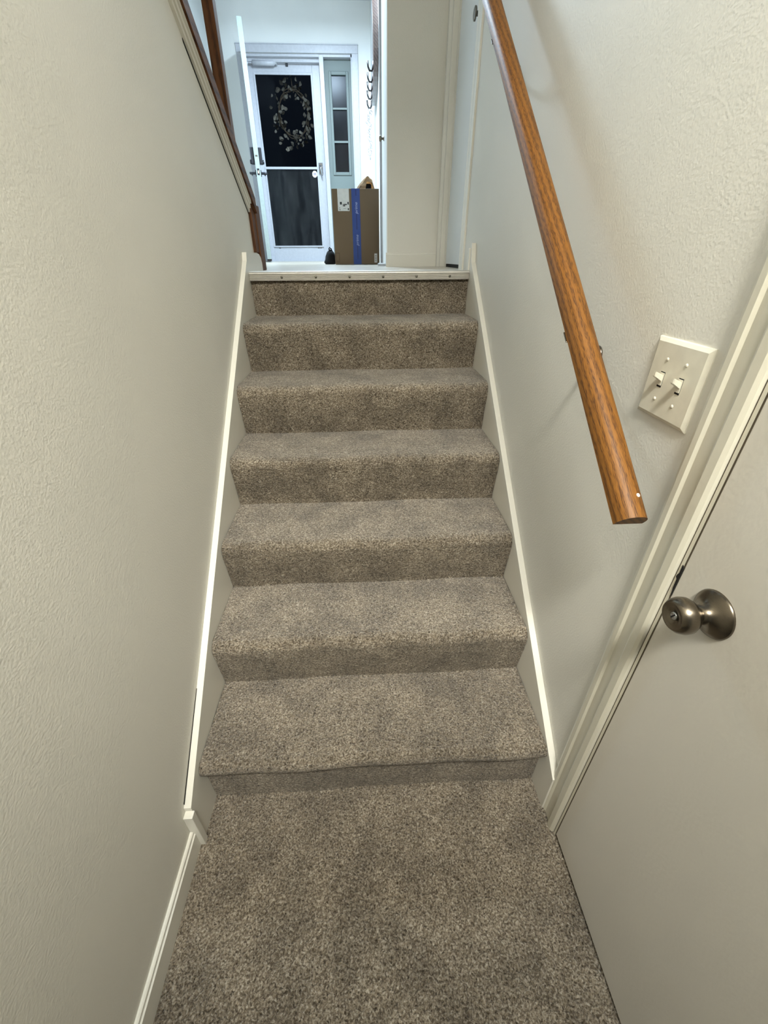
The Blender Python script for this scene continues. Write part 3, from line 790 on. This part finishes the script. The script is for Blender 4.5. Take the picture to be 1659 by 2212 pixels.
vtext('prime', 0.030, -0.011, 1.425, M['lilac'], tp)
for za, zb in ((1.705, 1.744), (1.495, 1.592), (1.300, 1.388)):
    decal('tape_print', M['navy'], tp, -0.0150, -0.0085, za, zb, 0.0015, 0.0008)
lbl = decal('shipping_label', M['paper'], bx, -0.151, -0.064, 1.612, BZ1-0.001, label='white shipping label')
for (xa, xb, za, zb) in ((-0.135, -0.120, 1.652, 1.668), (-0.112, -0.106, 1.640, 1.654), (-0.104, -0.096, 1.640, 1.656), (-0.094, -0.084, 1.648, 1.656), (-0.078, -0.068, 1.652, 1.668), (-0.139, -0.135, 1.628, 1.634), (-0.139, -0.133, 1.617, 1.623), (-0.110, -0.090, 1.627, 1.6285), (-0.077, -0.068, 1.617, 1.630)):
    decal('label_print', M['ink'], lbl, xa, xb, za, zb, 0.0013, 0.0008)
bc = decal('barcode_sticker', M['paper'], bx, 0.121, 0.143, ZL+0.012, ZL+0.074, label='white barcode sticker')
for k in range(9):
    decal('bar', M['ink'], bc, 0.1265, 0.1375, ZL+0.020+k*0.0052, ZL+0.020+k*0.0052+0.0014+0.0012*(k % 3 == 1), 0.0013, 0.0008)
b = bm_new()
for a in ((-0.190, -0.158, ZL+0.078, ZL+0.080), (-0.190, -0.158, ZL+0.014, ZL+0.016), (-0.190, -0.1875, ZL+0.014, ZL+0.080), (-0.1605, -0.158, ZL+0.014, ZL+0.080), (-0.182, -0.166, ZL+0.022, ZL+0.025)):
    box(b, a[0], a[1], yf-0.0006, yf+0.0002, a[2], a[3])
obj('box_print', b, M['cardprint'], bx, label='dark printed handling mark')

# crumpled kraft bag on the box
bag = thing('paper_bag', 'crumpled brown paper bag resting on top of the cardboard box', 'paper bag', (0.063, 3.42, BZ1+0.001))
b = bm_new(); rp = random.Random(11)
secs = []
zb0 = BZ1+0.001
levels = [(0.0, 0.072, 0.075), (0.022, 0.062, 0.070), (0.045, 0.046, 0.060), (0.066, 0.026, 0.050), (0.083, 0.006, 0.040)]
for li, (dz, hx, hy) in enumerate(levels):
    ring = []
    for k in range(20):
        a = 2*PI*k/20; cx = 0.062+0.008*li*0.6; c, s = math.cos(a), math.sin(a)
        px = cx+hx*math.copysign(abs(c)**0.55, c)*(1+rp.uniform(-.08, .08)); py = 3.425+hy*math.copysign(abs(s)**0.55, s)*(1+rp.uniform(-.1, .1))
        ring.append(b.verts.new((px, max(py, BY0+0.02), zb0+dz+(rp.uniform(-0.004, 0.004) if li else 0))))
    secs.append(ring)
for li, (A, B) in enumerate(zip(secs, secs[1:])):
    for k in range(20):
        a = 2*PI*(k+0.5)/20
        if li in (0, 1) and 15 <= k <= 17: continue      # mouth of the bag
        b.faces.new((A[k], A[(k+1) % 20], B[(k+1) % 20], B[k]))
b.faces.new(secs[-1]); b.faces.new(secs[0][::-1])
bmesh.ops.solidify(b, geom=list(b.faces), thickness=0.0012)
obj('paper_skin', b, M['kraft'], bag)
b = bm_new(); box(b, 0.062, 0.108, 3.395, 3.45, zb0+0.002, zb0+0.040, 0.01); obj('inside_shade', b, M['cloth'], bag, label='dark block for the shade inside the open paper bag')  # solid black block stands in for the shade in the bag mouth
b = bm_new(); tube(b, [(0.098, 3.41, zb0+0.060), (0.104, 3.40, zb0+0.066), (0.112, 3.40, zb0+0.058), (0.113, 3.41, zb0+0.044)], 0.006, 8); obj('rolled_edge', b, M['kraft'], bag, True)

# slumped black bag beside the box
bb_ = thing('black_bag', 'small slumped black fabric bag on the floor beside the box', 'bag', (-0.235, 3.42, ZL))
b = bm_new(); rq = random.Random(2)
levels = [(0.001, 0.046, 0.052), (0.012, 0.056, 0.062), (0.035, 0.050, 0.058), (0.060, 0.046, 0.050), (0.082, 0.036, 0.042), (0.094, 0.022, 0.026), (0.101, 0.014, 0.016)]
secs = []
for li, (dz, hx, hy) in enumerate(levels):
    secs.append([b.verts.new((-0.246+0.002*li+hx*0.85*math.cos(2*PI*k/18)*(1+rq.uniform(-.1, .1)), 3.44+hy*math.sin(2*PI*k/18)*(1+rq.uniform(-.1, .1)), ZL+dz+(rq.uniform(-.003, .003) if li else 0))) for k in range(18)])
for A, B in zip(secs, secs[1:]):
    for k in range(18): b.faces.new((A[k], A[(k+1) % 18], B[(k+1) % 18], B[k]))
b.faces.new(secs[-1]); b.faces.new(secs[0][::-1])
obj('body', b, M['cloth'], bb_, True)
b = bm_new(); tube(b, [(-0.236, 3.43, ZL+0.094), (-0.248, 3.428, ZL+0.108), (-0.244, 3.425, ZL+0.118), (-0.228, 3.428, ZL+0.108), (-0.226, 3.43, ZL+0.094)], 0.005, 8); obj('handle', b, M['cloth'], bb_, True)
